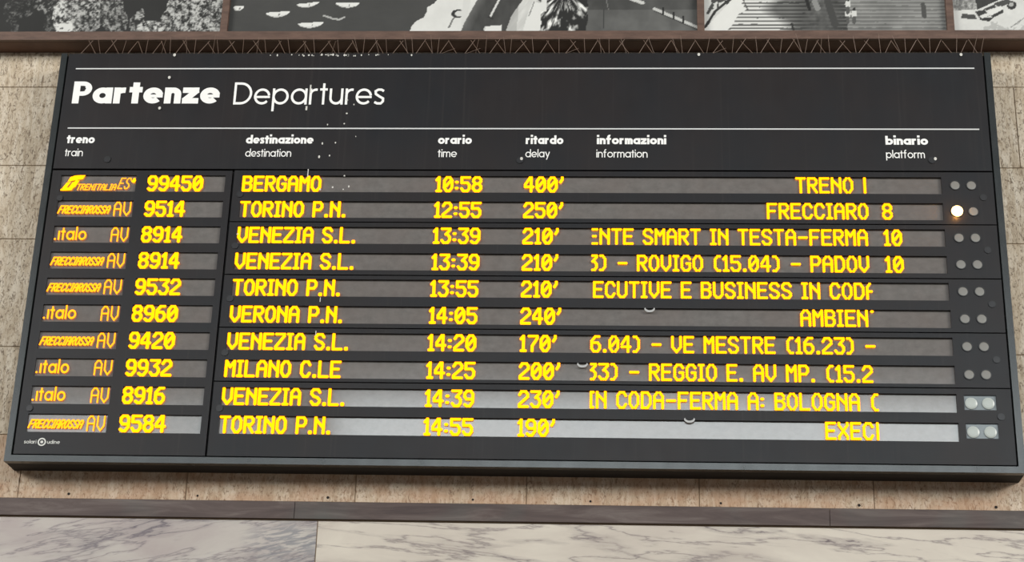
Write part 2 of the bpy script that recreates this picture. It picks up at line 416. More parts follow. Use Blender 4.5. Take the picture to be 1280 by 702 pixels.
    v = np.where((blob(X, Y, 684, 8, 9, 9) < 1) & (X < 684) & (Y < 14), 212, v)
    v = np.where(seg(X, Y, (787, -2), (804, 4), 4.0) & (e > 0.3), 195, v)
    v = np.where(seg(X, Y, (818, 11), (871, 34), 3.6), 190, v); v = np.where(seg(X, Y, (818, 13.8), (871, 36.4), 1.4), 70, v)
    for k in ((829, 15), (842, 21), (854, 26)): v = np.where(seg(X, Y, (k[0], k[1] - 5), (k[0], k[1] + 3), 1.8), 50, v)
    v = np.where(seg(X, Y, (755, 12), (756, 35), 1.4), 64, v); v = np.where(seg(X, Y, (758, 0), (761, 12), 1.0), 118, v)
    return v
def ink_steps(X, Y):
    n = vnoise(X, Y, 16, 51, 4)
    st = np.sin((Y - 1.2 * (n - 0.5)) * 2 * PI / 4.6)
    shade = np.clip((X - 962 + 14 * np.sin(Y / 7.0)) / 20, 0, 1)
    v = np.where(st > -0.15, 212 - 95 * shade, 110 - 34 * shade) + 10 * (n - 0.5)
    dark = np.clip(1 - np.abs(X - 1030) / 42, 0, 1) * 0.8
    v = v * (1 - 0.55 * dark * (X > 975)) 
    v = np.where((X > 1060), 122 + 26 * (st > 0) + 28 * (n - 0.5) - 28 * (vnoise(X, Y, 30, 55, 2) - 0.3), v)
    mid = np.clip(1.25 - np.abs(X - 1026 + 10 * (n - 0.5)) / 26 + 0.9 * (n - 0.5), 0, 1) * 0.8
    v = v * (1 - mid) + mid * (78 + 60 * vnoise(X, Y, 8, 52, 3))
    v = np.where(seg(X, Y, (1008, 0), (1012, 12), 4), 50, v); v = np.where(seg(X, Y, (1018, 2), (1022, 10), 7), 140, v)
    v = np.where(seg(X, Y, (1034, 0), (1044, 30), 9), 76, v)
    for cx, cy in ((1060, 17), (1068, 17), (1060, 5)):
        v = np.where(blob(X, Y, cx, cy, 3.6, 5) < 1, 205, v); v = np.where(blob(X, Y, cx, cy - 5.2, 1.8, 2) < 1, 60, v); v = np.where(seg(X, Y, (cx, cy + 5), (cx, cy + 11), 4), 92, v)
    wedge = poly(X, Y, [(878, 40), (884, 32), (910, 2), (930, -60), (1000, -60), (932, -6), (926, 4), (932, 12), (922, 18), (914, 34), (905, 40)])
    v = np.where(wedge, 212 + 8 * n, v)
    v = np.where(X + 0.0 * Y < 886 + (30 - Y) * 0.9, np.where((vnoise(X, Y, 9, 53, 2) > 0.62) | (seg(X, Y, (884, 16), (889, 6), 4)), 80, 200), v)
    v = np.where(seg(X, Y, (881, 34), (893, 14), 3.4), 60, v); v = np.where(seg(X, Y, (893, 14), (912, -2), 3.0), 66, v); v = np.where(seg(X, Y, (896, 10), (898, -30), 2.0), 70, v)
    v = np.where(seg(X, Y, (928, 0), (934, 12), 1.6), 90, v); v = np.where(seg(X, Y, (934, 13), (944, 13), 1.4), 100, v)
    v = np.where(seg(X, Y, (915, 32), (1000, 31.5), 1.6), 70, v)
    v = np.where(seg(X, Y, (1154, 6), (1156, 20), 6) & (n > 0.35), 84, v)
    v = np.where(seg(X, Y, (990, 30), (992, 37), 3), 60, v)
    return v
def ink_rocks(X, Y):
    n = vnoise(X, Y, 13, 61, 4, 0.7)
    v = 205 + 20 * (n - 0.5)
    scrub = (Y < 13 - 0.06 * (X - 1190)) & (X < 1218)
    v = np.where(scrub, 66 + 150 * vnoise(X, Y, 4, 62, 3, 0.8), v)
    for pts, c_ in (([(1218, 12), (1240, 2), (1262, -10), (1262, -30), (1210, -20)], 55), ([(1200, 17), (1216, 18), (1220, 24), (1199, 23)], 70), ([(1216, 14), (1228, 12), (1236, 20), (1222, 22)], 60),
                    ([(1222, 21), (1240, 22), (1236, 27), (1224, 25)], 52), ([(1236, 20), (1252, 11), (1252, 16), (1240, 22)], 58), ([(1226, 11), (1240, 5), (1242, 9), (1230, 13)], 60), ([(1238, 4), (1256, -2), (1262, 3), (1246, 9)], 72)):
        v = np.where(poly(X, Y, pts), c_ + 26 * n, v)
    v = np.where(poly(X, Y, [(1232, 15), (1248, 7), (1252, 11), (1238, 19)]), 214, v)
    v = np.where(poly(X, Y, [(1222, 20), (1232, 16), (1236, 19), (1226, 23)]), 208, v)
    v = np.where(blob(X, Y, 1262, 6.5, 6, 5.2) < 1, 66, v); v = np.where(blob(X, Y, 1261, 5.5, 3, 2.8) < 1, 170, v)
    v = np.where((Y > 24) & (n > 0.60) & (X > 1225), 178, v)
    v = np.where(seg(X, Y, (1264, 34), (1280, 22), 1.2), 140, v)
    return v
def photo(x0, x1, fn, label, step=1.15):
    yp = D - 0.112; zb, zt = 2.577, 2.95
    nx = int((x1 - x0) * PXM / step); nz = int((zt - zb) * PXM * 0.93 / 1.0)
    xs = np.linspace(x0, x1, nx); zs = np.linspace(zb, zt, nz)
    GX, GZ = np.meshgrid(xs, zs)
    # print coordinates: centre-line units of about one picture element at the viewing distance
    def view(x, z):
        d = Vector((x, yp, z + Z0)) - CAM; return 640 + 2285.75 * d.dot(R) / d.dot(F), 351 - 2285.75 * d.dot(U) / d.dot(F)
    (ax, ay), (bx_, by_), (cx_, cy_) = view(x0, zb), view(x1, zb), view((x0 + x1) / 2, zb + 0.17)
    u_ = (GX - x0) / (x1 - x0); h_ = (GZ - zb) / 0.17
    PX = ax + (bx_ - ax) * u_ + (cx_ - (ax + bx_) / 2) * h_; PY = ay + (by_ - ay) * u_ + (cy_ - (ay + by_) / 2) * h_
    V = np.clip(fn(PX, PY), 0, 255)
    me = bpy.data.meshes.new('print'); nv = nx * nz
    root = empty('photo_panel', ((x0 + x1) / 2, yp, Z0 + zb)); tag(root, label, 'photo print', 'photographs above the board')
    co = np.stack([GX - (x0 + x1) / 2, np.zeros_like(GX), GZ - zb], -1).reshape(-1, 3)
    idx = np.arange(nv).reshape(nz, nx); q = np.stack([idx[:-1, :-1], idx[:-1, 1:], idx[1:, 1:], idx[1:, :-1]], -1).reshape(-1)
    me.vertices.add(nv); me.vertices.foreach_set('co', co.reshape(-1)); me.loops.add(len(q)); me.loops.foreach_set('vertex_index', q.astype(np.int32))
    me.polygons.add(len(q) // 4); me.polygons.foreach_set('loop_start', np.arange(0, len(q), 4, dtype=np.int32)); me.polygons.foreach_set('loop_total', np.full(len(q) // 4, 4, dtype=np.int32))
    me.update(calc_edges=True)
    s_ = V.reshape(-1) / 255; L = np.where(s_ <= 0.04045, s_ / 12.92, ((s_ + 0.055) / 1.055) ** 2.4)
    L = L ** 1.08 * 0.98
    colr = np.stack([L * 1.0, L * 1.0, L * 0.94, np.ones_like(L)], -1)
    at_ = me.color_attributes.new('ink', 'FLOAT_COLOR', 'POINT'); at_.data.foreach_set('color', colr.reshape(-1))
    link('print', me, PRINT, root)
    m = MB(); m.box(x0, x1, yp + 0.001, yp + 0.02, zb, zt + 0.9); m.build('backing_panel', CASE, root)
    # the print goes on above the part that was worked out in detail
    return root
photo(edges[0] + 0.02, edges[1] - 0.02, lambda X, Y: ink_trees(np.where(X > -2, X, -X), Y), 'leftmost photograph above the board, dark scene with pale leafy trees')
photo(edges[1] + 0.02, edges[2] - 0.02, ink_harbour, 'wide photograph above the board with small white boats, quay road and palm')
photo(edges[2] + 0.02, edges[3] - 0.02, ink_steps, 'photograph above the board showing broad stone steps with small figures')
photo(edges[3] + 0.02, edges[4] - 0.02, ink_rocks, 'rightmost photograph above the board, pale ground with dark broken rocks')

# ------------------------------------------------------------------ the departure board
W2 = 2.6; H = 2.412
board = empty('departure_board', (0, D, Z0))
tag(board, 'wide black station departure board with yellow dot-matrix rows, fixed to the travertine wall', 'departure board')
m = MB(); m.box(-W2 + 0.002, W2 - 0.002, 0.032, D - 0.001, 0.002, H - 0.002); m.build('casing', CASE, board)
# the four rails of the frame
fx, fz0, fz1 = 2.566, 0.034, 2.412
def rail(pts):
    m = MB(); n = len(pts)
    m.v = [(x, 0, z) for x, z in pts] + [(x, 0.040, z) for x, z in pts]
    m.f = [tuple(range(n))[::1], tuple(range(n, 2 * n))[::-1]] + [(i, i + n, (i + 1) % n + n, (i + 1) % n) for i in range(n)]
    return m.build('frame_rail', FRAME, board)
rail([(-W2, 0), (W2, 0), (fx, fz0), (-fx, fz0)]); rail([(-W2, 0), (-fx, fz0), (-fx, fz1), (-W2, H)])
rail([(W2, 0), (W2, H), (fx, fz1), (fx, fz0)])

YF, YB, YP, YT = 0.004, 0.014, 0.018, 0.009      # fascia face, fascia back, glass, LED plane
g = 0.0085
# header
m = MB(); m.box(-fx + g, fx - g, YF, YB + 0.014, 1.686, fz1 - 0.001); header = m.build('header_panel', FASCIA, board)
for z in (2.3145, 1.9365):
    m = MB(); m.box(-2.507, 2.507, YF - 0.0012, YF, z - 0.0036, z + 0.0036); m.build('rule_line', RULE, header)
for x, z in ((-2.260, 1.741), (0.022, 1.742), (2.242, 1.748)):
    m = MB(); m.cyl(x, z, YF - 0.005, YF, 0.019, 18); m.build('lock', LOCK, header)

# rows
row_z = [1.547 - 0.1538 * k for k in range(10)]; row_z[9] = 0.162
WH = 0.100
mod_z = [1.680, 1.367, 1.056, 0.752, 0.449, 0.050]
XS = -1.550
# train-number door on the left
holes = []
for k in range(10):
    holes += [(-2.506, -2.086, row_z[k], row_z[k] + WH), (-2.022, -1.592, row_z[k], row_z[k] + WH)]
m = MB(); m.plate(-fx + g, XS - 0.006, 0.034 + g, 1.676, YF + 0.003, YB + 0.014, holes, YP)
door = m.build('number_fascia', FASCIA, board)
for x, z in ((-2.497, 1.505), (-2.504, 0.290)):
    m = MB(); m.cyl(x, z, YF - 0.003, YF + 0.003, 0.017, 18); m.build('lock', LOCK, door)
# five hinged modules on the right, two rows each
for i in range(5):
    a, b = 2 * i, 2 * i + 1
    hs = []
    for k in (a, b):
        hs.append((-1.497, 2.284, row_z[k], row_z[k] + WH))
        if k >= 8: hs.append((2.320, 2.482, (0.332, 0.180)[k - 8], (0.412, 0.260)[k - 8]))
    m = MB(); m.plate(XS + 0.006, fx - g, mod_z[i + 1] + (0.003 if i < 4 else -0.008), mod_z[i] - 0.003, YF, YB + 0.014, hs, YP)
    mod = m.build('display_module', FASCIA, board)
    zl = row_z[b] + 0.134
    for x, dz in ((2.500, 0.0), (-1.502, 0.004)):
        m = MB(); m.cyl(x, zl + dz, YF - 0.004, YF, 0.0185, 18); m.build('lock', LOCK, mod)
    if i in (2, 3, 4):
        cx, cz = {2: (0.725, 0.871), 3: (0.377, 0.559), 4: (0.927, 0.264)}[i]
        m = MB(); n = 12; r = 0.028; yy = YF + 0.0005
        m.v = [(cx + r * math.cos(PI + PI * t / n), yy - 0.002, cz + 0.004 + 0.75 * r * math.sin(PI + PI * t / n)) for t in range(n + 1)] + [(cx + 0.8 * r * math.cos(PI + PI * t / n), yy - 0.002, cz + 0.010 + 0.55 * r * math.sin(PI + PI * t / n)) for t in range(n + 1)]
        m.f = [(t, t + 1, n + 2 + t, n + 1 + t) for t in range(n)]
        o = m.build('retaining_clip', CLIP, mod)

# LED characters -----------------------------------------------------------------------
G = {
 'A': (5, [[(0, 0), (0, 4.6), (1.3, 6), (2.7, 6), (4, 4.6), (4, 0)], [(0, 2.9), (4, 2.9)]]),
 'B': (5, [[(0, 0), (0, 6), (2.9, 6), (3.9, 5.1), (3.9, 4.0), (2.9, 3.2), (0, 3.2)], [(2.9, 3.2), (4, 2.2), (4, 1), (3, 0), (0, 0)]]),
 'C': (5, [[(4, 4.7), (3, 6), (1.2, 6), (0, 4.7), (0, 1.3), (1.2, 0), (3, 0), (4, 1.3)]]),
 'D': (5, [[(0, 0), (0, 6), (2.6, 6), (4, 4.4), (4, 1.6), (2.6, 0), (0, 0)]]),
 'E': (5, [[(4, 6), (0, 6), (0, 0), (4, 0)], [(0, 3.1), (3.3, 3.1)]]),
 'F': (5, [[(4, 6), (0, 6), (0, 0)], [(0, 3), (3.2, 3)]]),
 'G': (5, [[(4, 4.8), (3, 6), (1.2, 6), (0, 4.7), (0, 1.3), (1.2, 0), (3, 0), (4, 1.0), (4, 2.9), (2.5, 2.9)]]),
 'H': (5, [[(0, 0), (0, 6)], [(4, 0), (4, 6)], [(0, 3), (4, 3)]]),
 'I': (3, [[(0, 6), (2, 6)], [(1, 6), (1, 0)], [(0, 0), (2, 0)]]),
 'L': (5, [[(0, 6), (0, 0), (4, 0)]]),
 'M': (5, [[(0, 0), (0, 6), (2, 3.6), (4, 6), (4, 0)]]),
 'N': (5, [[(0, 0), (0, 6)], [(0, 5.4), (4, 2)], [(4, 6), (4, 0)]]),
 'O': (5, [[(1.3, 0), (0, 1.5), (0, 4.5), (1.3, 6), (2.7, 6), (4, 4.5), (4, 1.5), (2.7, 0), (1.3, 0)]]),
 'P': (5, [[(0, 0), (0, 6), (3, 6), (4, 5), (4, 3.8), (3, 2.7), (0, 2.7)]]),
 'R': (5, [[(0, 0), (0, 6), (3, 6), (4, 5), (4, 4), (3, 3), (0, 3)], [(1.6, 3), (4, 0)]]),
 'S': (5, [[(4, 4.9), (3, 6), (1, 6), (0, 5), (0, 4.2), (1, 3.3), (3, 2.7), (4, 1.8), (4, 1), (3, 0), (1, 0), (0, 1.1)]]),
 'T': (5, [[(0, 6), (4, 6)], [(2, 6), (2, 0)]]),
 'U': (5, [[(0, 6), (0, 1.2), (1.2, 0), (2.8, 0), (4, 1.2), (4, 6)]]),
 'V': (5, [[(0, 6), (0, 2), (2, 0), (4, 2), (4, 6)]]),
 'X': (5, [[(0, 6), (0, 5.2), (4, 0.8), (4, 0)], [(4, 6), (4, 5.2), (0, 0.8), (0, 0)]]),
 'Z': (5, [[(0, 6), (4, 6), (4, 5.2), (0, 0.8), (0, 0), (4, 0)]]),
 '0': (5, [[(1.3, 0), (0, 1.5), (0, 4.5), (1.3, 6), (2.7, 6), (4, 4.5), (4, 1.5), (2.7, 0), (1.3, 0)], [(1.0, 2.2), (3.0, 4.2)]]),
 '1': (3, [[(0, 4.8), (1.2, 6), (1.2, 0)], [(0.2, 0), (2.2, 0)]]),
 '2': (5, [[(0, 4.7), (1, 6), (3, 6), (4, 4.9), (4, 3.9), (0, 0.9), (0, 0), (4, 0)]]),
 '3': (5, [[(0, 6), (4, 6), (4, 5.4), (2, 3.6), (3, 3.4), (4, 2.4), (4, 1.2), (3, 0), (1, 0), (0, 1)]]),
 '4': (5, [[(3, 0), (3, 6), (2.4, 6), (0, 3), (0, 1.9), (4, 1.9)]]),
 '5': (5, [[(4, 6), (0, 6), (0, 3.6), (3, 3.6), (4, 2.6), (4, 1.1), (3, 0), (1, 0), (0, 1.1)]]),
 '6': (5, [[(3.6, 6), (1.8, 6), (0, 4.2), (0, 1.2), (1.1, 0), (2.9, 0), (4, 1.2), (4, 2.4), (3, 3.5), (0.4, 3.5)]]),
 '7': (5, [[(0, 6), (4, 6), (4, 5), (1.6, 2), (1.6, 0)]]),
 '8': (5, [[(1.1, 3.2), (0.1, 4.2), (0.1, 5), (1.1, 6), (2.9, 6), (3.9, 5), (3.9, 4.2), (2.9, 3.2), (1.1, 3.2), (0, 2.1), (0, 1.1), (1.1, 0), (2.9, 0), (4, 1.1), (4, 2.1), (2.9, 3.2)]]),
 '9': (5, [[(0.2, 0.6), (1.2, 0), (2.6, 0), (4, 1.6), (4, 4.8), (2.9, 6), (1.1, 6), (0, 4.9), (0, 3.7), (1, 2.7), (4, 2.7)]]),
 '.': (2, [[(0.3, 0.4), (0.7, 0.4)], [(0.3, 0), (0.7, 0)]]),
 ':': (2, [[(0.2, 3.9), (0.7, 3.9)], [(0.2, 1.3), (0.7, 1.3)]]),
 "'": (2, [[(1, 6), (1, 5.2), (0.1, 4)]]),
 '-': (5, [[(0.3, 2.9), (3.9, 2.9)]]),
 '(': (4, [[(3, 6), (2.0, 6), (0.7, 4.6), (0.7, 1.4), (2.0, 0), (3, 0)]]),
 ')': (4, [[(0, 6), (1.0, 6), (2.3, 4.6), (2.3, 1.4), (1.0, 0), (0, 0)]]),
 '*': (2, [[(0.6, 5.8), (0.9, 5.8)]]),
 '|': (2, [[(0.5, 0), (0.5, 6)]]),
}
UX, UZ = 0.0105, 0.01375
def resample(pl, step):
    out = []
    for (x0, z0), (x1, z1) in zip(pl, pl[1:]):
        L = math.hypot((x1 - x0) * 0.8, z1 - z0); n = max(1, int(round(L / step)))
        out += [(x0 + (x1 - x0) * i / n, z0 + (z1 - z0) * i / n) for i in range(n)]
    out.append(pl[-1]); return out
def led_text(text, x0, zb, parent, mat=None, rx=0.0088, rz=0.0084, step=0.55, clip=None, ux=UX, uz=UZ, shear=0.0, y=YT, name='led_text', z_off=0.0045):
    """one part for every word"""
    cx = 0.0; jit = 0; mb = MB(); out = []
    for ch in text + ' ':
        if ch == ' ':
            if mb.v: out.append(mb.build(name, mat or LED, parent))
            mb = MB(); cx += 4; continue
        w, strokes = G[ch]
        for st in strokes:
            for px, pz in resample(st, step):
                c_ = cx + px + 0.5
                if clip and not (clip[0] + 0.2 < c_ < clip[1] - 0.2): continue
                jit += 1
                mb.disc(x0 + c_ * ux + shear * pz * uz, y + 0.00001 * (jit % 7), zb + z_off + (pz + 0.5) * uz, rx, rz, 8)
        cx += w + 1
    return out

rows = [
 (None,   '99450', 'BERGAMO',      '10:58', "400'", 104, 'TRENO |', ''),
 ('F',    '9514',  'TORINO P.N.',  '12:55', "250'", 89, 'FRECCIARO', '8'),
 ('I',    '8914',  'VENEZIA S.L.', '13:39', "210'", -2, 'ENTE SMART IN TESTA-FERMA', '10'),
 ('F',    '8914',  'VENEZIA S.L.', '13:39', "210'", -2, '3) - ROVIGO (15.04) - PADOV', '10'),
 ('F',    '9532',  'TORINO P.N.',  '13:55', "210'", 1, 'ECUTIVE E BUSINESS IN CODA', ''),
 ('I',    '8960',  'VERONA P.N.',  '14:05', "240'", 104, 'AMBIEN*', ''),
 ('F',    '9420',  'VENEZIA S.L.', '14:20', "170'", 0, '6.04) - VE MESTRE (16.23) -', ''),
 ('I',    '9932',  'MILANO C.LE',  '14:25', "200'", -2, '33) - REGGIO E. AV MP. (15.2', ''),
 ('I',    '8916',  'VENEZIA S.L.', '14:39', "230'", -1, 'IN CODA-FERMA A: BOLOGNA (', ''),
 ('F',    '9584',  'TORINO P.N.',  '14:55', "190'", 114, 'EXEC|', ''),
]
ordn = ['top', 'second', 'third', 'fourth', 'fifth', 'sixth', 'seventh', 'eighth', 'ninth', 'bottom']
# geometric sans for the painted lettering: skeleton strokes for a given stroke weight ----
def arc(cx, cz, r, a0, a1, n=14, ry=None):
    ry = r if ry is None else ry
    return [(cx + r * math.cos(math.radians(a0 + (a1 - a0) * i / n)), cz + ry * math.sin(math.radians(a0 + (a1 - a0) * i / n))) for i in range(n + 1)]
def sans(ch, w):
    b_ = min(w, 0.09 + 0.3 * w)       # thin horizontal of a heavy letter
    h = w / 2; r = 0.5 - h; o = arc(0.5, 0.5, r, 90, 450, 28)
    if ch == 'a': return 1.0, [o, [(1 - h, 0), (1 - h, 1)]]
    if ch == 'b': return 1.0, [o, [(h, 0), (h, 1.45)]]
    if ch == 'd': return 1.0, [o, [(1 - h, 0), (1 - h, 1.45)]]
    if ch == 'p': return 1.0, [o, [(h, -0.42), (h, 1)]]
    if ch == 'o': return 1.0, [o]
    if ch == 'e': return 1.0, [arc(0.5, 0.5, r, 8, 318, 26), (b_, [(h, 0.47), (1 - 0.02, 0.47)])]
    if ch == 'c': return 0.9, [arc(0.5, 0.5, r, 45, 315, 20)]
    if ch == 'i': return w, [[(h, 0), (h, 1)], [(h, 1.2), (h, 1.2 + max(w, 0.2))]]
    if ch == 'j': return w, [[(h, 0), (h, 1)]]      # an i without its dot
    if ch == 'l': return w, [[(h, 0), (h, 1.45)]]
    if ch == 't': return 0.32 + w, [[(0.16 + h, 0), (0.16 + h, 1.32)], [(0, 1 - h * 0.8), (0.32 + w, 1 - h * 0.8)]]
    if ch == 'f': return 0.42 + w, [[(0.16 + h, 0), (0.16 + h, 1.15)] + arc(0.16 + h + 0.2, 1.2, 0.2, 180, 70, 6), [(0, 1 - h * 0.8), (0.36 + w, 1 - h * 0.8)]]
    if ch == 'r': return 0.36 + w, [[(h, 0), (h, 1)], arc(h + 0.34, 0.62, 0.34, 180, 78, 8, 0.38 - h)]
    if ch == 'n':
        R_ = (0.84 - w) / 2; return 0.84, [[(h, 0), (h, 1)], arc(0.42, 1 - h - R_ * 0.95, R_, 180, 0, 12, R_ * 0.95) + [(0.84 - h, 0)]]
    if ch == 'u':
        R_ = (0.84 - w) / 2; return 0.84, [[(0.84 - h, 0), (0.84 - h, 1)], [(h, 1)] + arc(0.42, h + R_ * 0.95, R_, 180, 360, 12, R_ * 0.95)]
    if ch == 'm':
        W_ = 0.72; R_ = (W_ - w) / 2
        return 2 * W_ - w, [[(h, 0), (h, 1)], arc(W_ / 2, 1 - h - R_, R_, 180, 0, 10) + [(W_ - h, 0)], arc(W_ * 1.5 - w, 1 - h - R_, R_, 180, 0, 10) + [(2 * W_ - w - h, 0)]]
    if ch == 'z': return 0.82, [[(0, 1 - h), (0.82, 1 - h)], [(0.72, 1 - h), (0.10, h)], [(0, h), (0.82, h)]]
    if ch == 's': return 0.62, [[(0.58, 0.84), (0.42, 1 - h), (0.24, 1 - h), (h, 0.86 - h * 0.4), (h + 0.02, 0.66), (0.30, 0.52), (0.62 - h, 0.38), (0.62 - h, 0.2), (0.42, h), (0.2, h), (0.03, 0.16)]]
    if ch == 'y': return 0.9, [[(h, 1), (0.47, 0.1)], [(0.9 - h, 1), (0.30, -0.42)]]
    if ch == 'P': q = b_ / 2 + 0.04; return 0.84 + h * 0.6, [[(h, 0), (h, 1.38)], (2 * q, [(h, 1.38 - q), (0.48, 1.38 - q)] + arc(0.48, 0.93, 0.84 + h * 0.6 - 0.48 - q, 90, -90, 14, 0.45 - q) + [(h, 0.48 + q)]), (w * 0.9, arc(0.48, 0.93, 0.84 + h * 0.6 - 0.48 - w * 0.45, 50, -50, 8, 0.40 - q))]
    if ch == 'D': return 1.12, [[(h, 0), (h, 1.38)], [(h, 1.38 - h), (0.42, 1.38 - h)] + arc(0.42, 0.69, 0.70 - h, 90, -90, 18, 0.69 - h) + [(h, h)]]
    return 0.4, []
def ribbon(mb, pl, w, fx_, y):
    pts = [Vector((p[0], p[1])) for i_, p in enumerate(pl) if i_ == 0 or math.hypot(p[0] - pl[i_ - 1][0], p[1] - pl[i_ - 1][1]) > 1e-5]
    closed = (pts[0] - pts[-1]).length < 1e-5
    if closed: pts = pts[:-1]
    n = len(pts); L = []; Rr = []
    for i in range(n):
        a_ = pts[i] - pts[i - 1] if (i > 0 or closed) else pts[1] - pts[0]
        b_ = pts[(i + 1) % n] - pts[i] if (i < n - 1 or closed) else pts[-1] - pts[-2]
        a_.normalize(); b_.normalize(); t = (a_ + b_); t = t.normalized() if t.length > 1e-6 else a_
        nn = Vector((-t.y, t.x)); k = 1 / max(0.5, nn.dot(Vector((-a_.y, a_.x))))
        L.append(pts[i] + nn * (w / 2 * k)); Rr.append(pts[i] - nn * (w / 2 * k))
    b = len(mb.v)
    for i in range(n): mb.v.append((*fx_(L[i]), y)); mb.v.append((*fx_(Rr[i]), y))
    mb.v[b:] = [(v[0], v[2], v[1]) for v in mb.v[b:]]
    for i in range(n if closed else n - 1):
        j = (i + 1) % n; mb.f.append((b + 2 * i, b + 2 * i + 1, b + 2 * j + 1, b + 2 * j))
def sans_text(text, x0, x1, zb, xh, w, mat, parent, name, y=YF - 0.0008, gap=None, shear=0.0):
    gap = 0.11 + 0.02 if gap is None else gap
    glyphs = []; cx = 0
    for ch in text:
        if ch == ' ': cx += 0.4; continue
        adv, st = sans(ch, w); glyphs.append((cx, st)); cx += adv + gap
    cx -= gap; sx = (x1 - x0) / cx
    mb = MB(); k = 0
    for ox, st in glyphs:
        for pl in st:
            k += 1
            pw = w
            if isinstance(pl, tuple): pw, pl = pl
            ribbon(mb, pl, pw, lambda p: (x0 + (ox + p.x) * sx + shear * p.y * xh, zb + p.y * xh), y - 0.00004 * (k % 4))
    return mb.build(name, mat, parent)

# display windows --------------------------------------------------------------------
for k in range(10):
    brand, num, dest, tm, dl, c0, info, plat = rows[k]; zb = row_z[k]
    # small window with the train operator
    m = MB(); m.box(-2.512, -2.080, YP, YP + 0.005, zb - 0.004, zb + WH + 0.004); win = m.build('operator_window', PANE, board)
    if brand == 'F':
        o = led_text('FRECCIAROSSA', -2.500, zb + 0.016, win, LED_T, 0.0046, 0.0044, 0.45, ux=0.00405, uz=0.0070, shear=0.34)
    elif brand == 'I':
        sans_text('jtalo', -2.480, -2.324, zb + 0.017, 0.054, 0.20, LED_T, win, 'led_text', y=YT, gap=0.15)
        m = MB(); m.disc(-2.495, YT, zb + 0.022, 0.006, 0.006); m.build('led_text', LED_T, win)
    else:
        # slanted emblem: two curved halves of a swept flag, then the small capitals
        m = MB(); b = 0
        def quadstrip(up, lo):
            bb = len(m.v); m.v += [(x, YT, zb + z) for x, z in up] + [(x, YT, zb + z) for x, z in lo]; n = len(up)
            m.f += [(bb + i, bb + i + 1, bb + n + i + 1, bb + n + i) for i in range(n - 1)]
        quadstrip([(-2.455, 0.088), (-2.430, 0.098), (-2.405, 0.100), (-2.372, 0.100)], [(-2.468, 0.060), (-2.440, 0.066), (-2.425, 0.070), (-2.385, 0.076)])
        quadstrip([(-2.424, 0.070), (-2.412, 0.072)], [(-2.436, 0.044), (-2.426, 0.044)])
        quadstrip([(-2.472, 0.055), (-2.448, 0.060)], [(-2.494, 0.020), (-2.470, 0.022)])
        quadstrip([(-2.440, 0.056), (-2.412, 0.068), (-2.402, 0.068)], [(-2.462, 0.016), (-2.436, 0.020), (-2.420, 0.030)])
        quadstrip([(-2.500, 0.016), (-2.470, 0.024), (-2.430, 0.026)], [(-2.503, 0.006), (-2.475, 0.006), (-2.440, 0.008)])
        m.build('led_emblem', LED, win)
        o = led_text('TRENITALIA', -2.416, zb + 0.004, win, LED_T, 0.0032, 0.0032, 0.5, ux=0.00395, uz=0.0055, shear=0.3)
        o = led_text('ES', -2.187, zb + 0.010, win, LED_T, 0.0034, 0.0034, 0.45, ux=0.0056, uz=0.0104, shear=0.28)
        m = MB(); m.disc(-2.097, YT, zb + 0.070, 0.010, 0.017, 5); m.disc(-2.102, YT, zb + 0.064, 0.013, 0.010, 4); m.build('led_emblem', LED, win)
    if brand:
        led_text('AV', -2.192 if brand == 'F' else -2.190, zb + 0.001, win, LED_T, 0.0043, 0.0046, 0.4, ux=0.0087, uz=0.0128)
    m = MB(); m.box(-2.028, -1.586, YP, YP + 0.005, zb - 0.004, zb + WH + 0.004); win = m.build('number_window', PANE, board)
    led_text(num, -2.020, zb, win, rx=0.0094, rz=0.0088)
    m = MB(); m.box(-1.503, 2.290, YP, YP + 0.005, zb - 0.004, zb + WH + 0.004); win = m.build('information_window', PANE, board)
    led_text(dest, -1.494, zb, win)
    led_text(tm, -0.434, zb, win); led_text(dl, 0.049, zb, win, rx=0.0086)
    led_text(info, 0.418 + c0 * UX, zb, win, rx=0.0080, rz=0.0078, step=0.78, clip=(-c0, 140 - c0))
    if plat: led_text(plat, 1.963, zb, win, rx=0.0080, rz=0.0080, step=0.7)

# pairs of round lamps at the end of every row
for k in range(10):
    zc = 1.599 - 0.1537 * k
    if k >= 8:
        zc = (0.3685, 0.2155)[k - 8]
        z0 = (0.332, 0.180)[k - 8]
        m = MB(); m.box(2.317, 2.485, 0.012, 0.018, z0 - 0.003, z0 + 0.083); pl = m.build('lamp_plate', PLATE, board); tag(pl, 'pale grey rectangular plate behind an uncovered pair of lamps')
    for j, x in enumerate((2.3555, 2.4415)):
        m = MB()
        lit = (k == 1 and j == 0)
        if k >= 8: m.cyl(x, zc, 0.007, 0.013, 0.031, 24, 0.003)
        else:
            m.cyl(x, zc, YF - 0.0015 if not lit else YF - 0.008, YF + 0.01, 0.0245 if not lit else 0.030, 24, 0.008 if lit else 0.001)
        lamp = m.build('indicator_lamp', LAMP if lit else (LENS_B if k >= 8 else LENS), board)
        if lit:
            pl_ = bpy.data.lights.new('lamp_light', 'POINT'); pl_.energy = 0.5; pl_.color = (1.0, 0.42, 0.08); pl_.shadow_soft_size = 0.01
            po = bpy.data.objects.new('lamp_light', pl_); COL.objects.link(po); po.location = (x, -0.030, Z0 + zc - 0.012)
        if lit: tag(lamp, 'glowing warm white lamp at the end of the second row')
        if k < 8:
            m = MB(); m.ring(x, zc, YF - 0.004, YF, 0.0250 if not lit else 0.0305, 0.029 if not lit else 0.034); m.build('lamp_bezel', LOCK, lamp)

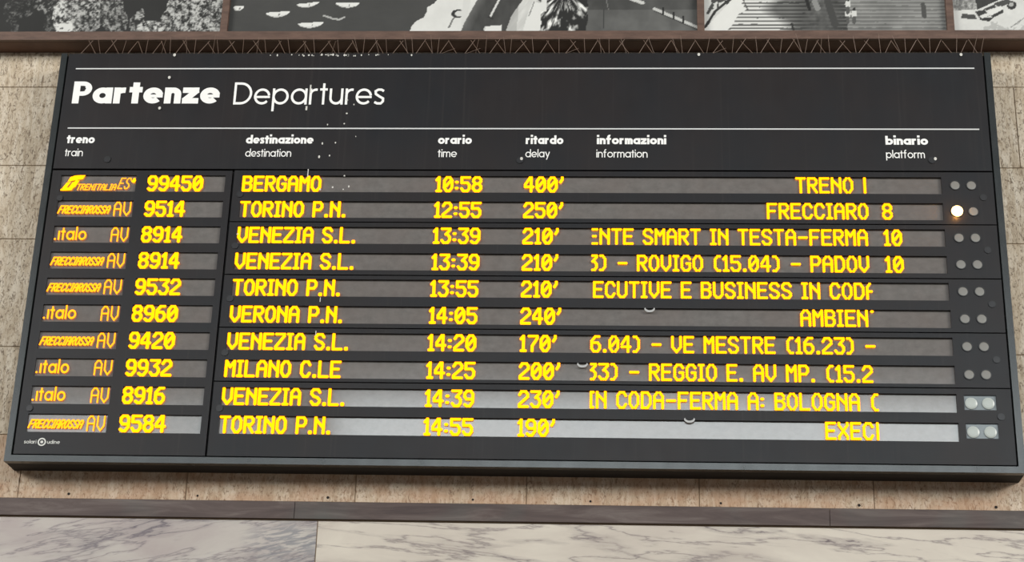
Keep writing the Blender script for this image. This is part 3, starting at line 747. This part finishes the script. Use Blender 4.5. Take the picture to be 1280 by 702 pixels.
# painted lettering -------------------------------------------------------------------
o = sans_text('Partenze', -2.504, -1.668, 2.092, 0.1015, 0.34, WHITE, header, 'title_lettering', gap=0.07)
o = sans_text('Departures', -1.590, -0.744, 2.086, 0.1015, 0.145, WHITE, header, 'title_lettering', gap=0.13)
for a_, b_, xa, xb, xc, xd in (('treno', 'train', -2.503, -2.345, -2.503, -2.402), ('destinazione', 'destination', -1.497, -1.121, -1.494, -1.239), ('orario', 'time', -0.432, -0.246, -0.430, -0.325),
                               ('ritardo', 'delay', 0.050, 0.256, 0.050, 0.184), ('informazioni', 'information', 0.439, 0.817, 0.437, 0.715), ('binario', 'platform', 2.000, 2.228, 1.999, 2.206)):
    sans_text(a_, xa, xb, 1.842, 0.037, 0.33, WHITE, header, 'heading_lettering', gap=0.06)
    sans_text(b_, xc, xd, 1.761, 0.034, 0.17, WHITE, header, 'heading_lettering', gap=0.10)
sans_text('solari', -2.508, -2.444, 0.098, 0.014, 0.2, LOGOW, door, 'maker_lettering', y=YF + 0.002)
sans_text('udine', -2.387, -2.320, 0.098, 0.014, 0.2, LOGOW, door, 'maker_lettering', y=YF + 0.002)
m = MB(); m.ring(-2.415, 0.107, YF + 0.001, YF + 0.003, 0.015, 0.022, 20); m.disc(-2.415, YF + 0.002, 0.107, 0.008, 0.008, 12); m.build('maker_emblem', LOGOW, door)

# bird spikes on top of the board -------------------------------------------------------
x = -2.52; strips = []
while x < 2.45:
    x2 = min(x + 0.70, 2.53)
    m = MB(); m.box(x, x2 - 0.004, 0.012, 0.032, H - 0.002, H + 0.005); strips.append((x, x2, m.build('spike_strip', LOCK, board))); x = x2
r2 = random.Random(12)
x = -2.455
while x < 2.50:
    st = [s_ for s_ in strips if s_[0] <= x < s_[1] + 0.01][0][2]
    m = MB(); h = 0.098; zt = H + 0.004; y0 = 0.022
    j = lambda a: r2.uniform(-a, a)
    sp = 0.047 + j(0.006)
    ov = r2.choice((0.0, 0.006, 0.014))
    m.wire((x - sp, y0, zt), (x + ov + j(.004), y0 + 0.012 + j(.01), zt + h + j(0.006)), 0.0017)
    m.wire((x + sp, y0, zt), (x - ov + j(.004), y0 + 0.012 + j(.01), zt + h + j(0.006)), 0.0017)
    if r2.random() < 0.85: m.wire((x + 0.066 + j(0.008), y0, zt), (x + 0.066 + j(0.018), y0 - 0.02 + j(.02), zt + h * r2.uniform(0.8, 1.1)), 0.0013)
    if r2.random() < 0.6: m.wire((x + 0.03 + j(0.02), y0, zt), (x + 0.02 + j(0.03), y0 - 0.03, zt + h * r2.uniform(0.7, 1.15)), 0.0011)
    if r2.random() < 0.25: m.wire((x - 0.05, y0, zt), (x + 0.03 + j(0.02), y0, zt + h * 0.4), 0.0013)
    m.build('bird_spike', WIRE, st); x += 0.1375 + j(0.004)

# droppings and pale run marks on the face
m = MB(); r3 = random.Random(3)
for i in range(48):
    xx = -1.0 + r3.gauss(0, 0.17); zz = r3.choice((2.396, 2.4, 2.403)) if i < 34 else r3.uniform(1.90, 2.12) if i < 39 else r3.uniform(1.55, 1.9)
    if i >= 34: xx = -1.05 + r3.gauss(0, 0.09)
    rr = r3.uniform(0.002, 0.006)
    m.disc(xx, YF - 0.0022, zz, rr, rr * r3.uniform(0.8, 2.0), 7)
for xx, z0, z1, w_ in ((-1.140, 1.64, 1.685, 0.005), (-1.0, 1.57, 1.58, 0.008), (-1.02, 0.90, 0.925, 0.004), (-1.03, 0.71, 0.735, 0.004), (-1.165, 2.16, 2.21, 0.008), (-1.18, 2.05, 2.075, 0.01), (-1.50, 1.29, 1.295, 0.01)):
    m.box(xx, xx + w_, YF - 0.0022, YF - 0.001, z0, z1)
for xx, zz in ((-1.95, 2.40), (-1.965, 2.255), (2.26, 1.755), (0.03, 1.75), (1.0, 2.40), (2.44, 2.398), (-2.0, 2.06)):
    m.disc(xx, YF - 0.0066, zz, 0.008, 0.010, 8)
o = m.build('dropping_spots', DROP, board); tag(o, kind='stuff')
